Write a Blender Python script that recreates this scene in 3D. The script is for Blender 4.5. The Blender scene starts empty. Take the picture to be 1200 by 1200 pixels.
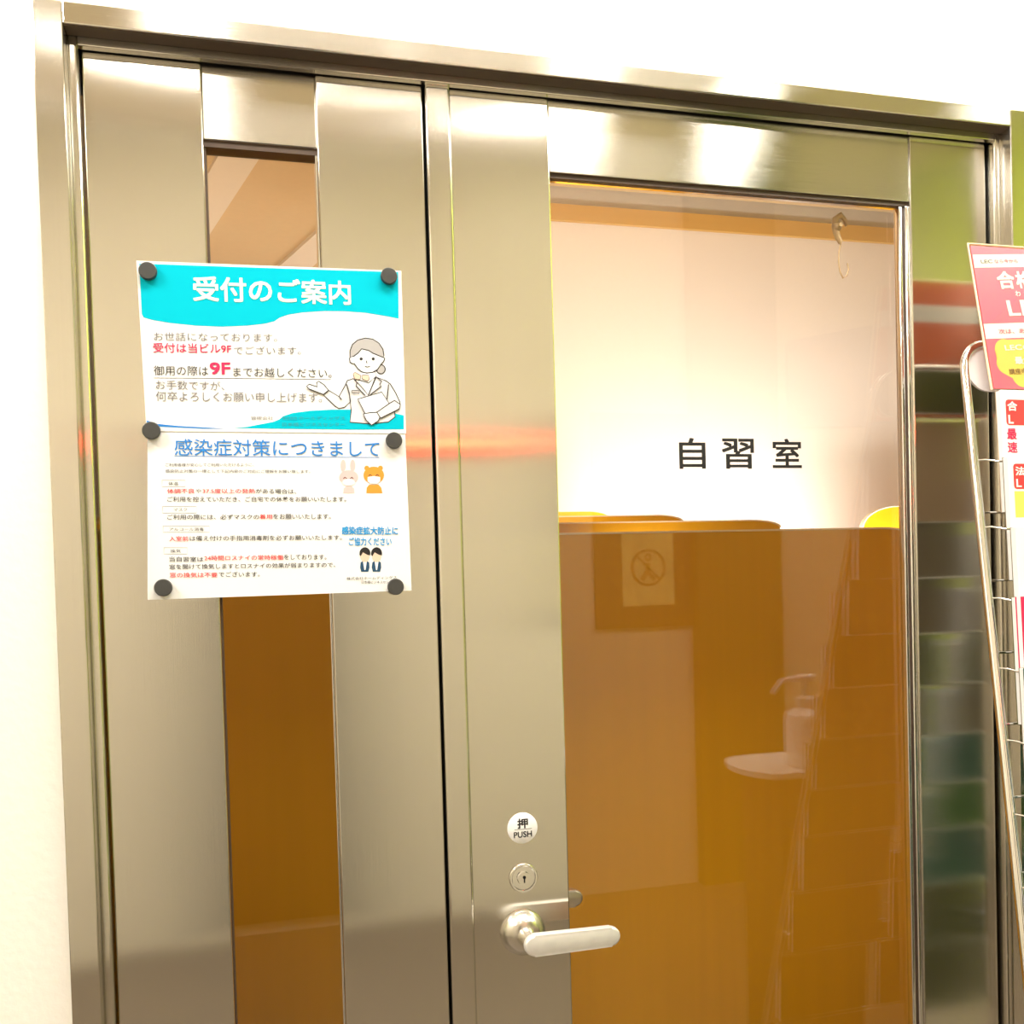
import bpy, bmesh, math, random
from mathutils import Vector, Matrix
random.seed(7)
S = bpy.context.scene
COL = S.collection
PI = math.pi

# ------------------------------------------------------------------ camera
cam_d = bpy.data.cameras.new('camera')
cam = bpy.data.objects.new('camera', cam_d)
COL.objects.link(cam)
cam_d.sensor_width = 36.0
cam_d.lens = 33.0                      # 1100 px on a 1200 px frame
cam_d.shift_y = 96.3 / 1200
cam_d.clip_start = 0.02
yaw, pitch, roll = math.radians(14.46), math.radians(-1.38), math.radians(-1.62)
fw = Vector((math.sin(yaw) * math.cos(pitch), math.cos(yaw) * math.cos(pitch), math.sin(pitch)))
rt = Vector((math.cos(yaw), -math.sin(yaw), 0))
up = rt.cross(fw)
r2 = math.cos(roll) * rt + math.sin(roll) * up
u2 = -math.sin(roll) * rt + math.cos(roll) * up
M = Matrix((r2, u2, -fw)).transposed().to_4x4()
M.translation = Vector((0, -1.2, 1.4))
cam.matrix_world = M
S.camera = cam

# ------------------------------------------------------------------ world, lights, exposure
S.view_settings.view_transform = 'Standard'
S.view_settings.look = 'None'
S.view_settings.gamma = 1.0
S.view_settings.exposure = 0.0
S.view_settings.use_curve_mapping = False
S.cycles.use_denoising = True
S.cycles.max_bounces = 14
S.cycles.transparent_max_bounces = 16
S.cycles.sample_clamp_indirect = 6.0
W = bpy.data.worlds.new('world'); S.world = W
W.use_nodes = True
W.node_tree.nodes['Background'].inputs[0].default_value = (1.0, 0.9, 0.75, 1)
W.node_tree.nodes['Background'].inputs[1].default_value = 0.05

def area(name, loc, target, sx, sy, power, colr):
    l = bpy.data.lights.new(name, 'AREA'); l.shape = 'RECTANGLE'; l.size = sx; l.size_y = sy
    l.energy = power; l.color = colr
    o = bpy.data.objects.new(name, l); COL.objects.link(o); o.location = loc
    d = Vector(target) - Vector(loc)
    o.rotation_euler = d.to_track_quat('-Z', 'Y').to_euler()
    return o
WARM = (1.0, 0.97, 0.92)
area('corridor_fill', (-1.7, -0.95, 3.07), (-1.5, -0.6, 0), 0.9, 0.5, 78, WARM)  # added unseen fills whitening the front wall, clear of the steel reflections
area('corridor_fill', (2.5, -0.85, 3.07), (2.4, -0.5, 0), 0.9, 0.5, 66, WARM)
area('corridor_fill', (0.45, -0.75, 3.07), (0.45, -0.5, 0), 1.4, 0.4, 52, WARM)
area('far_wall_fill', (2.1, 2.1, 1.15), (2.1, 3.0, 1.95), 1.6, 0.3, 42, (1.0, 0.96, 0.95))  # added unseen fill behind the near partition, brightening the lower far wall
area('study_top_fill', (1.1, 1.45, 3.1), (1.0, 2.2, 0.6), 1.2, 0.4, 13, (1.0, 0.90, 0.78))  # added fill from above for rear partitions and far wall, without a fixture
for lx, ly, lz, pw in ((0.6, 1.40, 1.36, 5), (0.6, 2.02, 1.42, 3), (3.3, 2.15, 1.40, 0.8)):  # added hidden fills brightening the rear partition faces
    area('partition_fill', (lx, ly, lz), (lx + 0.3, ly + 0.5, lz + 0.05), 1.2, 0.12, pw, (1.0, 0.93, 0.80))
area('entry_fill', (-0.35, 0.34, 2.46), (-0.3, 0.6, 0.3), 0.6, 0.2, 3.5, (1.0, 0.93, 0.82))  # added unseen fill for the front of the nearest partition
area('low_ceiling_fill', (-0.4, 1.6, 1.2), (-0.1, 1.8, 2.5), 0.6, 0.3, 9, (1.0, 0.88, 0.68))  # added hidden uplight that brightens the low ceiling

# ------------------------------------------------------------------ materials
def srgb(r, g, b):
    f = lambda c: (c / 255 / 12.92) if c / 255 <= 0.04045 else ((c / 255 + 0.055) / 1.055) ** 2.4
    return (f(r), f(g), f(b), 1.0)
def mat(name, colr, rough=0.5, metal=0.0, noise=0.0, nscale=(20, 20, 20), bump=0.0, spec=None):
    m = bpy.data.materials.new(name); m.use_nodes = True
    nt = m.node_tree; b = nt.nodes['Principled BSDF']
    b.inputs['Base Color'].default_value = colr
    b.inputs['Roughness'].default_value = rough
    b.inputs['Metallic'].default_value = metal
    if spec is not None: b.inputs['Specular IOR Level'].default_value = spec
    if noise or bump:
        tc = nt.nodes.new('ShaderNodeTexCoord'); mp = nt.nodes.new('ShaderNodeMapping')
        mp.inputs['Scale'].default_value = nscale
        n = nt.nodes.new('ShaderNodeTexNoise'); n.inputs['Scale'].default_value = 1.0; n.inputs['Detail'].default_value = 4
        nt.links.new(tc.outputs['Object'], mp.inputs['Vector']); nt.links.new(mp.outputs[0], n.inputs['Vector'])
        if noise:
            mx = nt.nodes.new('ShaderNodeMix'); mx.data_type = 'RGBA'
            mx.inputs['A'].default_value = tuple(c * (1 - noise) for c in colr[:3]) + (1,)
            mx.inputs['B'].default_value = tuple(min(1, c * (1 + noise)) for c in colr[:3]) + (1,)
            nt.links.new(n.outputs['Fac'], mx.inputs['Factor']); nt.links.new(mx.outputs['Result'], b.inputs['Base Color'])
        if bump:
            bp = nt.nodes.new('ShaderNodeBump'); bp.inputs['Strength'].default_value = bump; bp.inputs['Distance'].default_value = 0.002
            nt.links.new(n.outputs['Fac'], bp.inputs['Height']); nt.links.new(bp.outputs[0], b.inputs['Normal'])
    return m
def steel(name, tangent, nscale, rough=0.135, colr=(0.77, 0.745, 0.685, 1), aniso=1.0, scratch=0.00003):
    m = mat(name, colr, rough, 1.0, noise=0.035, nscale=nscale)
    nt = m.node_tree; b = nt.nodes['Principled BSDF']
    b.inputs['Anisotropic'].default_value = aniso
    c = nt.nodes.new('ShaderNodeCombineXYZ')
    for i in range(3): c.inputs[i].default_value = tangent[i]
    nt.links.new(c.outputs[0], b.inputs['Tangent'])
    # hairline scratches running along the brushing
    tc = nt.nodes.new('ShaderNodeTexCoord'); mp = nt.nodes.new('ShaderNodeMapping')
    mp.inputs['Scale'].default_value = tuple(2.5 * q for q in nscale)
    n = nt.nodes.new('ShaderNodeTexNoise'); n.inputs['Scale'].default_value = 1.0; n.inputs['Detail'].default_value = 2
    bp = nt.nodes.new('ShaderNodeBump'); bp.inputs['Strength'].default_value = 1.0; bp.inputs['Distance'].default_value = scratch
    nt.links.new(tc.outputs['Object'], mp.inputs['Vector']); nt.links.new(mp.outputs[0], n.inputs['Vector'])
    nt.links.new(n.outputs['Fac'], bp.inputs['Height']); nt.links.new(bp.outputs[0], b.inputs['Normal'])
    return m
def emit(name, colr, s):
    m = bpy.data.materials.new(name); m.use_nodes = True
    b = m.node_tree.nodes['Principled BSDF']
    b.inputs['Base Color'].default_value = colr
    b.inputs['Emission Color'].default_value = colr; b.inputs['Emission Strength'].default_value = s
    return m
def glass(name, f0=0.07, tint=(1, 1, 1, 1)):
    # a clear pane: what is behind shows through, with a mirror image that grows towards grazing angles
    m = bpy.data.materials.new(name); m.use_nodes = True
    nt = m.node_tree; nt.nodes.clear(); N = nt.nodes.new; L = nt.links.new
    g = N('ShaderNodeNewGeometry'); d = N('ShaderNodeVectorMath'); d.operation = 'DOT_PRODUCT'
    L(g.outputs['Incoming'], d.inputs[0]); L(g.outputs['Normal'], d.inputs[1])
    a = N('ShaderNodeMath'); a.operation = 'ABSOLUTE'; L(d.outputs['Value'], a.inputs[0])
    s = N('ShaderNodeMath'); s.operation = 'SUBTRACT'; s.inputs[0].default_value = 1.0; L(a.outputs[0], s.inputs[1])
    p = N('ShaderNodeMath'); p.operation = 'POWER'; p.inputs[1].default_value = 5.0; L(s.outputs[0], p.inputs[0])
    k = N('ShaderNodeMath'); k.operation = 'MULTIPLY_ADD'; k.inputs[1].default_value = 1 - f0; k.inputs[2].default_value = f0
    L(p.outputs[0], k.inputs[0])
    t = N('ShaderNodeBsdfTransparent'); t.inputs[0].default_value = tint
    gl = N('ShaderNodeBsdfGlossy'); gl.inputs['Roughness'].default_value = 0.0; gl.inputs['Color'].default_value = (1, 1, 1, 1)
    mx = N('ShaderNodeMixShader'); L(k.outputs[0], mx.inputs[0]); L(t.outputs[0], mx.inputs[1]); L(gl.outputs[0], mx.inputs[2])
    o = N('ShaderNodeOutputMaterial'); L(mx.outputs[0], o.inputs['Surface'])
    return m

MT = dict(
    wall=mat('white_wall_paper', (0.86, 0.83, 0.76, 1), 0.85, noise=0.02, nscale=(90, 90, 90), bump=0.25),
    back_wall=mat('beige_wall', srgb(194, 184, 166), 0.8, noise=0.03, nscale=(60, 60, 60), bump=0.2),
    room_wall=mat('study_room_wall', srgb(238, 226, 208), 0.85, noise=0.02, nscale=(60, 60, 60), bump=0.2),
    ceiling=mat('ceiling_board', srgb(225, 210, 185), 0.9, noise=0.04, nscale=(40, 40, 40)),
    room_ceiling=mat('study_room_ceiling', srgb(222, 190, 140), 0.9, noise=0.03, nscale=(40, 40, 40)),
    ceiling_strip=mat('pale_ceiling_strip', srgb(240, 224, 200), 0.9, noise=0.02, nscale=(40, 40, 40)),
    floor=mat('brown_floor_tile', srgb(104, 92, 78), 0.55, noise=0.15, nscale=(8, 8, 8)),
    cornice=mat('ochre_cornice', srgb(205, 160, 85), 0.6, noise=0.06, nscale=(2, 40, 40)),
    green_dark=mat('olive_green_paint', srgb(62, 76, 14), 0.6, noise=0.05, nscale=(5, 5, 5)),
    green=mat('lime_green_paint', srgb(176, 190, 70), 0.6, noise=0.05, nscale=(5, 5, 5)),
    dark_board=mat('dark_brown_board', srgb(48, 38, 30), 0.5, noise=0.15, nscale=(3, 40, 40)),
    steel_v=steel('vertical_brushed_steel', (1, 0.3, 0), (900, 900, 1)),
    steel_h=steel('horizontal_brushed_steel', (0, 0.3, 1), (1, 900, 900)),
    dark=mat('dark_gap_rubber', (0.015, 0.012, 0.010, 1), 0.6, noise=0.2, nscale=(50, 50, 50)),
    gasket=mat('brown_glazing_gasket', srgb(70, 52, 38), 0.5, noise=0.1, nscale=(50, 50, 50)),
    chrome=mat('polished_chrome', (0.95, 0.945, 0.93, 1), 0.12, 1.0, noise=0.02, nscale=(30, 30, 30)),
    satin=mat('satin_nickel', (0.74, 0.71, 0.65, 1), 0.24, 1.0, noise=0.03, nscale=(300, 300, 300)),
    worn=mat('worn_satin_nickel', (0.90, 0.89, 0.85, 1), 0.38, 0.6, noise=0.10, nscale=(60, 60, 60)),
    black=mat('black_ink', (0.008, 0.008, 0.009, 1), 0.5, noise=0.05, nscale=(50, 50, 50)),
    text_black=mat('dark_grey_ink', (0.018, 0.017, 0.018, 1), 0.6, noise=0.05, nscale=(50, 50, 50)),
    grey=mat('pale_grey_ink', (0.17, 0.16, 0.16, 1), 0.6, noise=0.05, nscale=(50, 50, 50)),
    outline=mat('drawing_ink', (0.02, 0.018, 0.018, 1), 0.6, noise=0.05, nscale=(50, 50, 50)),
    hair=mat('printed_grey', (0.42, 0.40, 0.39, 1), 0.6, noise=0.03, nscale=(50, 50, 50)),
    suit=mat('printed_pale_grey', (0.72, 0.70, 0.69, 1), 0.6, noise=0.02, nscale=(50, 50, 50)),
    white=mat('printed_white', (0.84, 0.83, 0.81, 1), 0.6, noise=0.01, nscale=(50, 50, 50)),
    cream=mat('printed_cream', (0.86, 0.83, 0.66, 1), 0.6, noise=0.02, nscale=(50, 50, 50)),
    paper=mat('laminated_white_paper', (0.84, 0.83, 0.81, 1), 0.32, noise=0.01, nscale=(30, 30, 30), spec=0.25),
    cyan=mat('printed_cyan', (0.0, 0.47, 0.60, 1), 0.8, noise=0.02, nscale=(30, 30, 30), spec=0.08),
    teal=mat('printed_teal', (0.02, 0.30, 0.36, 1), 0.6, noise=0.02, nscale=(30, 30, 30)),
    blue=mat('printed_blue', (0.012, 0.21, 0.62, 1), 0.5, noise=0.03, nscale=(30, 30, 30)),
    sky=mat('printed_sky_blue', (0.01, 0.30, 0.68, 1), 0.5, noise=0.03, nscale=(30, 30, 30)),
    red=mat('printed_red', (0.72, 0.035, 0.04, 1), 0.5, noise=0.03, nscale=(30, 30, 30)),
    crimson=mat('printed_crimson', (0.62, 0.01, 0.09, 1), 0.5, noise=0.03, nscale=(30, 30, 30)),
    orange=mat('printed_orange', (0.80, 0.30, 0.03, 1), 0.5, noise=0.03, nscale=(30, 30, 30)),
    brown=mat('printed_brown', (0.20, 0.08, 0.02, 1), 0.5, noise=0.03, nscale=(30, 30, 30)),
    pinkpale=mat('printed_pale_pink', (0.80, 0.50, 0.48, 1), 0.5, noise=0.03, nscale=(30, 30, 30)),
    skin=mat('printed_skin', (0.80, 0.56, 0.42, 1), 0.5, noise=0.03, nscale=(30, 30, 30)),
    navy=mat('printed_navy', (0.01, 0.06, 0.13, 1), 0.5, noise=0.05, nscale=(30, 30, 30)),
    pink=mat('printed_rose_pink', (0.85, 0.105, 0.20, 1), 0.4, noise=0.03, nscale=(30, 30, 30)),
    back_red=mat('printed_brick_red', (0.72, 0.16, 0.06, 1), 0.5, noise=0.05, nscale=(30, 30, 30)),
    yellow=mat('printed_yellow', (0.84, 0.58, 0.10, 1), 0.45, noise=0.03, nscale=(30, 30, 30)),
    lemon=mat('printed_lemon', (0.80, 0.76, 0.12, 1), 0.45, noise=0.03, nscale=(30, 30, 30)),
    dgreen=mat('printed_dark_green', (0.015, 0.10, 0.07, 1), 0.4, noise=0.1, nscale=(30, 30, 30)),
    kraft=mat('shaded_kraft', srgb(170, 145, 115), 0.5, noise=0.05, nscale=(30, 30, 30)),
    taupe=mat('shaded_taupe', srgb(120, 108, 85), 0.5, noise=0.05, nscale=(30, 30, 30)),
    olive=mat('shaded_olive', srgb(72, 74, 14), 0.5, noise=0.05, nscale=(30, 30, 30)),
    leaf=mat('shaded_leaf_green', srgb(60, 105, 30), 0.5, noise=0.05, nscale=(30, 30, 30)),
    dblack=mat('printed_greenish_black', (0.008, 0.018, 0.016, 1), 0.35, noise=0.1, nscale=(30, 30, 30)),
    magnet=mat('charcoal_magnet', (0.045, 0.045, 0.042, 1), 0.45, noise=0.08, nscale=(90, 90, 90)),
    clear=glass('clear_acrylic', 0.05, (0.97, 0.97, 0.95, 1)),
    glass=glass('door_glass', 0.044),
    amber=mat('amber_partition', (0.70, 0.335, 0.001, 1), 0.45, noise=0.06, nscale=(50, 50, 1.5)),
    edge=mat('pale_edge_strip', (0.90, 0.72, 0.48, 1), 0.4, noise=0.02, nscale=(30, 30, 30)),
    bottle=mat('milky_plastic', (0.84, 0.82, 0.80, 1), 0.35, noise=0.02, nscale=(30, 30, 30)),
    notice=mat('yellow_notice_paper', (0.62, 0.52, 0.20, 1), 0.6, noise=0.03, nscale=(30, 30, 30)),
    gray_board=mat('grey_sign_board', (0.22, 0.21, 0.22, 1), 0.5, noise=0.05, nscale=(10, 10, 10)),
    hook=mat('tan_hook_plastic', srgb(196, 164, 120), 0.4, 0.0, noise=0.05, nscale=(90, 90, 90)),
    red_paint=mat('red_painted_metal', (0.6, 0.02, 0.02, 1), 0.35, noise=0.05, nscale=(30, 30, 30)),
    lamp=emit('downlight_lens', (1.0, 0.95, 0.87, 1), 36.0),
    spot=emit('spotlight_lens', (1.0, 0.95, 0.87, 1), 16.0),
    red_lamp=emit('red_indicator_lens', (1.0, 0.10, 0.04, 1), 26.0),
)

# ------------------------------------------------------------------ helpers
def wloc(o):
    v = Vector((0, 0, 0))
    while o: v += o.location; o = o.parent
    return v
def tag(o, label=None, cat=None, group=None, kind=None):
    if label: o['label'] = label
    if cat: o['category'] = cat
    if group: o['group'] = group
    if kind: o['kind'] = kind
    return o
def thing(name, label, cat, loc=(0, 0, 0), group=None, kind=None):
    o = bpy.data.objects.new(name, None); COL.objects.link(o); o.location = loc; o.empty_display_size = 0.05
    return tag(o, label, cat, group, kind)
def obj(name, bm, m, parent=None, smooth=False, origin=None):
    """bm holds WORLD coordinates; the object keeps them relative to its parent (or its origin)."""
    base = wloc(parent) if parent else Vector(origin or (0, 0, 0))
    bmesh.ops.translate(bm, verts=bm.verts, vec=-base)
    bmesh.ops.recalc_face_normals(bm, faces=bm.faces)
    me = bpy.data.meshes.new(name); bm.to_mesh(me); bm.free()
    o = bpy.data.objects.new(name, me); COL.objects.link(o)
    me.materials.append(m)
    if smooth:
        for p in me.polygons: p.use_smooth = True
        me.set_sharp_from_angle(angle=math.radians(40))
    if parent: o.parent = parent
    else: o.location = base
    return o
def box(bm, x0, x1, y0, y1, z0, z1, bev=0.0, seg=2, mtx=None):
    vs = [bm.verts.new((x, y, z)) for x in (x0, x1) for y in (y0, y1) for z in (z0, z1)]
    F = [(0, 1, 3, 2), (4, 6, 7, 5), (0, 4, 5, 1), (2, 3, 7, 6), (0, 2, 6, 4), (1, 5, 7, 3)]
    fs = [bm.faces.new([vs[i] for i in f]) for f in F]
    if bev:
        es = list({e for f in fs for e in f.edges})
        r = bmesh.ops.bevel(bm, geom=es, offset=bev, segments=seg, affect='EDGES', profile=0.5)
        vs = list({v for f in r['faces'] for v in f.verts} | {v for v in vs if v.is_valid})
    if mtx is not None:
        bmesh.ops.transform(bm, matrix=mtx, verts=vs)
    return bm
def BX(*a, **k):
    return box(bmesh.new(), *a, **k)
def tube(bm, pts, r, n=10, closed=False):
    pts = [Vector(p) for p in pts]; rings = []
    N = len(pts); prev = None
    for i, p in enumerate(pts):
        a = pts[(i - 1) % N] if (i or closed) else p
        b = pts[(i + 1) % N] if (i < N - 1 or closed) else p
        t = (b - a).normalized()
        if prev is None:
            ref = Vector((0, 0, 1)) if abs(t.z) < 0.9 else Vector((1, 0, 0))
            u = t.cross(ref).normalized()
        else:
            u = (prev - t * prev.dot(t)).normalized()
        prev = u; v = t.cross(u)
        rr = r[i] if isinstance(r, (list, tuple)) else r
        rings.append([bm.verts.new(p + (u * math.cos(k * 2 * PI / n) + v * math.sin(k * 2 * PI / n)) * rr) for k in range(n)])
    for i in range(N if closed else N - 1):
        A, B = rings[i], rings[(i + 1) % N]
        for k in range(n): bm.faces.new((A[k], A[(k + 1) % n], B[(k + 1) % n], B[k]))
    if not closed:
        bm.faces.new(rings[0][::-1]); bm.faces.new(rings[-1])
    return bm
def lathe(bm, prof, c, axis='Z', n=32, sx=1.0):
    """prof: list of (radius, height along axis); axis Y points out of the door towards -Y."""
    rings = []
    for r, h in prof:
        ring = []
        for k in range(n):
            a = 2 * PI * k / n; ca, sa = math.cos(a) * max(r, 1e-5) * sx, math.sin(a) * max(r, 1e-5)
            p = (c[0] + ca, c[1] + sa, c[2] + h) if axis == 'Z' else (c[0] + ca, c[1] - h, c[2] + sa)
            ring.append(bm.verts.new(p))
        rings.append(ring)
    for A, B in zip(rings, rings[1:]):
        for k in range(n): bm.faces.new((A[k], A[(k + 1) % n], B[(k + 1) % n], B[k]))
    bm.faces.new(rings[0][::-1]); bm.faces.new(rings[-1])
    return bm
def plate(bm, pts, y, th=0.0001, mtx=None):
    """a flat print of outline pts (x, z), its face at depth y, th thick behind it."""
    f = [bm.verts.new((p[0], y, p[1])) for p in pts]
    b = [bm.verts.new((p[0], y + th, p[1])) for p in pts]
    n = len(pts)
    bm.faces.new(f); bm.faces.new(b[::-1])
    for i in range(n): bm.faces.new((f[i], b[i], b[(i + 1) % n], f[(i + 1) % n]))
    if mtx is not None: bmesh.ops.transform(bm, matrix=mtx, verts=f + b)
    return bm
def stroke(bm, pts, y, w, closed=False, mtx=None):
    pts = [Vector(p) for p in pts]; N = len(pts); L = []; R = []
    for i, p in enumerate(pts):
        a = pts[(i - 1) % N] if (i or closed) else p
        b = pts[(i + 1) % N] if (i < N - 1 or closed) else p
        t = (b - a)
        t = t.normalized() if t.length > 1e-9 else Vector((1, 0))
        nrm = Vector((-t.y, t.x)) * w / 2
        L.append(bm.verts.new((p.x + nrm.x, y, p.y + nrm.y))); R.append(bm.verts.new((p.x - nrm.x, y, p.y - nrm.y)))
    for i in range(N if closed else N - 1):
        j = (i + 1) % N
        bm.faces.new((L[i], R[i], R[j], L[j]))
    if mtx is not None: bmesh.ops.transform(bm, matrix=mtx, verts=L + R)
    return bm
def lettering(name, s, x0, x1, z0, z1, h, y, m, parent, weight=0.0, mtx=None, th=0.0):
    """one line of writing fitted between (x0, z0) and (x1, z1), the middles of its two ends, with height h."""
    cu = bpy.data.curves.new(name, 'FONT'); cu.body = s; cu.size = 1.0; cu.offset = weight if weight < 0.008 else 0.0; cu.resolution_u = 3
    o = bpy.data.objects.new(name, cu); COL.objects.link(o)
    dg = bpy.context.evaluated_depsgraph_get()
    me = bpy.data.meshes.new_from_object(o.evaluated_get(dg))
    bpy.data.objects.remove(o); bpy.data.curves.remove(cu)
    me.name = name; me.materials.clear(); me.materials.append(m)
    xs = [v.co.x for v in me.vertices]; ys = [v.co.y for v in me.vertices]
    ax, bx, ay, by = min(xs), max(xs), min(ys), max(ys)
    base = wloc(parent) if parent else Vector((0, 0, 0))
    if weight > 0.008:                                   # heavier strokes: the same glyphs laid over themselves, shifted a little
        bb = bmesh.new(); bb.from_mesh(me); src = bb.faces[:]
        for i, (dx, dz) in enumerate(((1, 0), (0, 1), (1, 1), (0.5, 0.5))):
            r = bmesh.ops.duplicate(bb, geom=src)
            bmesh.ops.translate(bb, verts=[e for e in r['geom'] if isinstance(e, bmesh.types.BMVert)], vec=(dx * weight * 1.3, dz * weight * 1.3, 0.00002 * (i + 1)))
        bb.to_mesh(me); bb.free()
        xs = [v.co.x for v in me.vertices]; ys = [v.co.y for v in me.vertices]
        ax, bx, ay, by = min(xs), max(xs), min(ys), max(ys)
    for v in me.vertices:
        u = (v.co.x - ax) / (bx - ax); w = (v.co.y - ay) / (by - ay) - 0.5
        q = Vector((x0 + (x1 - x0) * u, y - v.co.z, z0 + (z1 - z0) * u + w * h))
        if mtx is not None: q = mtx @ q
        v.co = q - base
    n = bpy.data.objects.new(name, me); COL.objects.link(n); n.parent = parent
    return n

# ------------------------------------------------------------------ the setting: walls, floors, ceilings
def struct(name, bm, m, label, cat, origin=None):
    return tag(obj(name, bm, m, None, origin=origin), label, cat, kind='structure')
XL, XR, YB, ZC = -2.6, 2.90, -2.57, 3.12
FL, FR, FT = -0.234, 1.105, 2.056             # rough opening of the door frame
bm = bmesh.new()
box(bm, XL, FL, -0.025, 0.09, 0, ZC); box(bm, FR, XR + 0.1, -0.025, 0.09, 0, ZC); box(bm, FL, FR, -0.025, 0.09, FT, ZC)
struct('wall_front', bm, MT['wall'], 'white textured wall around the steel door frame', 'wall')
struct('wall_back', BX(XL, XR, YB - 0.1, YB, 0, ZC), MT['back_wall'], 'beige corridor wall mirrored in the door glass', 'wall')
struct('wall_left', BX(XL - 0.1, XL, YB, 0.09, 0, ZC), MT['back_wall'], 'beige end wall at the left of the corridor', 'wall')
struct('wall_right', BX(XR, XR + 0.1, YB, -0.025, 0, ZC), MT['green'], 'lime green wall mirrored in the right steel stile', 'wall')
struct('floor', BX(XL - 0.1, XR + 0.1, YB - 0.1, 0.1, -0.1, 0), MT['floor'], 'brown corridor floor in front of the door', 'floor')
struct('ceiling', BX(XL - 0.1, XR + 0.1, YB - 0.1, 0.09, ZC, ZC + 0.1), MT['ceiling'], 'pale corridor ceiling with round downlights', 'ceiling')
struct('wall_column', BX(1.80, 2.21, YB, YB + 0.06, 0, ZC), MT['green_dark'], 'green pilaster mirrored in the middle of the door glass', 'pilaster')
# study room behind the glass
RX0, RX1, RY, RZ = -1.6, 4.6, 3.0, 3.18
struct('wall_room_back', BX(RX0 - 0.1, RX1 + 0.1, RY, RY + 0.1, 0, RZ), MT['room_wall'], 'bright far wall of the study room seen through the door glass', 'wall')
struct('wall_room_left', BX(RX0 - 0.1, RX0, 0.09, RY, 0, RZ), MT['room_wall'], 'left side wall of the study room', 'wall')
struct('wall_room_right', BX(RX1, RX1 + 0.1, 0.09, RY, 0, RZ), MT['room_wall'], 'right side wall of the study room', 'wall')
struct('floor_room', BX(RX0 - 0.1, RX1 + 0.1, 0.1, RY + 0.1, -0.1, 0), MT['floor'], 'brown floor of the study room', 'floor')
struct('ceiling_room', BX(RX0 - 0.1, RX1 + 0.1, 0.09, RY + 0.1, RZ, RZ + 0.1), MT['room_ceiling'], 'tan ceiling of the study room', 'ceiling')
t1 = thing('trim_1', 'ochre cornice along the top of the study room wall', 'cornice', (1.6, RY, 3.02), kind='structure')
obj('moulding', BX(RX0, RX1, RY - 0.022, RY, 3.02, 3.095), MT['cornice'], t1)
obj('frieze', BX(RX0, RX1, RY - 0.008, RY, 3.095, RZ), MT['back_wall'], t1)
LOW = 2.5
struct('ceiling_low', BX(RX0, 0.36, 0.1, RY, LOW, RZ), MT['room_ceiling'], 'lower tan ceiling of the study room seen through the narrow pane', 'ceiling')
def ceiling_strip(name, pts, label):  # thin paler slab laid slantwise under the low ceiling
    bm = bmesh.new()
    f = [bm.verts.new((x, y, LOW - 0.012)) for x, y in pts]; b = [bm.verts.new((x, y, LOW)) for x, y in pts]
    bm.faces.new(f); bm.faces.new(b)
    for i in range(4): bm.faces.new((f[i], f[(i + 1) % 4], b[(i + 1) % 4], b[i]))
    struct(name, bm, MT['ceiling_strip'], label, 'ceiling_strip')
ceiling_strip('trim_2', [(0.205, 0.62), (0.115, 0.60), (-0.44, 2.6), (-0.335, 2.62)], 'pale slanting ceiling strip at the left of the narrow pane')
ceiling_strip('trim_4', [(0.35, 1.32), (0.35, 1.6), (0.02, 2.75), (-0.09, 2.70)], 'pale slanting ceiling strip at the right of the narrow pane')

# ------------------------------------------------------------------ door frame
fr = thing('trim_3', 'stepped brushed steel frame around the double door', 'door frame', (0.43, 0, 0), kind='structure')
bm = bmesh.new(); box(bm, -0.2366, -0.205, -0.037, 0.06, 0, 2.058, 0.0015); tag(obj('jamb', bm, MT['steel_v'], fr), None)
bm = bmesh.new(); box(bm, 1.0765, 1.108, -0.037, 0.06, 0, 2.058, 0.0015); obj('jamb', bm, MT['steel_v'], fr)
bm = bmesh.new(); box(bm, -0.205, 1.0765, -0.037, 0.06, 2.0335, 2.058, 0.0015); obj('lintel', bm, MT['steel_h'], fr)
bm = bmesh.new(); box(bm, -0.2055, -0.1945, -0.014, 0.06, 0, 2.034, 0.003, 3); obj('jamb_step', bm, MT['steel_v'], fr)
bm = bmesh.new(); box(bm, 1.0675, 1.077, -0.014, 0.06, 0, 2.034, 0.003, 3); obj('jamb_step', bm, MT['steel_v'], fr)
bm = bmesh.new(); box(bm, -0.1945, 1.0675, -0.014, -0.0035, 2.0225, 2.034, 0.0012); obj('lintel_step', bm, MT['steel_h'], fr)
obj('head_gap_shade', BX(-0.1945, 1.0675, -0.0035, 0.06, 2.0262, 2.034), MT['dark'], fr)  # dark filler stands in for the shade in the gap above the leaves
obj('lintel_shade_strip', BX(-0.2045, 1.076, -0.0345, -0.0145, 2.0322, 2.0338), MT['gasket'], fr)  # dark strip stands in for the shade under the lintel
bm = bmesh.new(); box(bm, -0.1945, 1.0675, 0.045, 0.06, 2.0, 2.0235); box(bm, 0.19, 0.225, 0.042, 0.06, 0, 2.02)
obj('rebate_seal', bm, MT['dark'], fr)

# ------------------------------------------------------------------ narrow left leaf
Z0, ZT, TH = 0.006, 2.0245, 0.04
d1 = thing('door_1', 'narrow left steel door leaf with a slim glass strip behind the notices', 'door', (0, 0, Z0), kind='structure')
for x0, x1 in ((-0.1925, -0.0595), (0.0755, 0.2092)):
    bm = bmesh.new(); box(bm, x0, x1, 0, TH, Z0, ZT, 0.0018, 2); obj('stile', bm, MT['steel_v'], d1)
bm = bmesh.new(); box(bm, -0.0595, 0.0755, 0.0035, TH - 0.003, 1.934, ZT - 0.001, 0.0015); obj('top_rail', bm, MT['steel_h'], d1)
bm = bmesh.new(); box(bm, -0.0595, 0.0755, 0.0035, TH - 0.003, Z0, 0.25, 0.0015); obj('bottom_rail', bm, MT['steel_h'], d1)
obj('glass_pane', BX(-0.058, 0.074, 0.016, 0.021, 0.24, 1.945), MT['glass'], d1)
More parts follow.
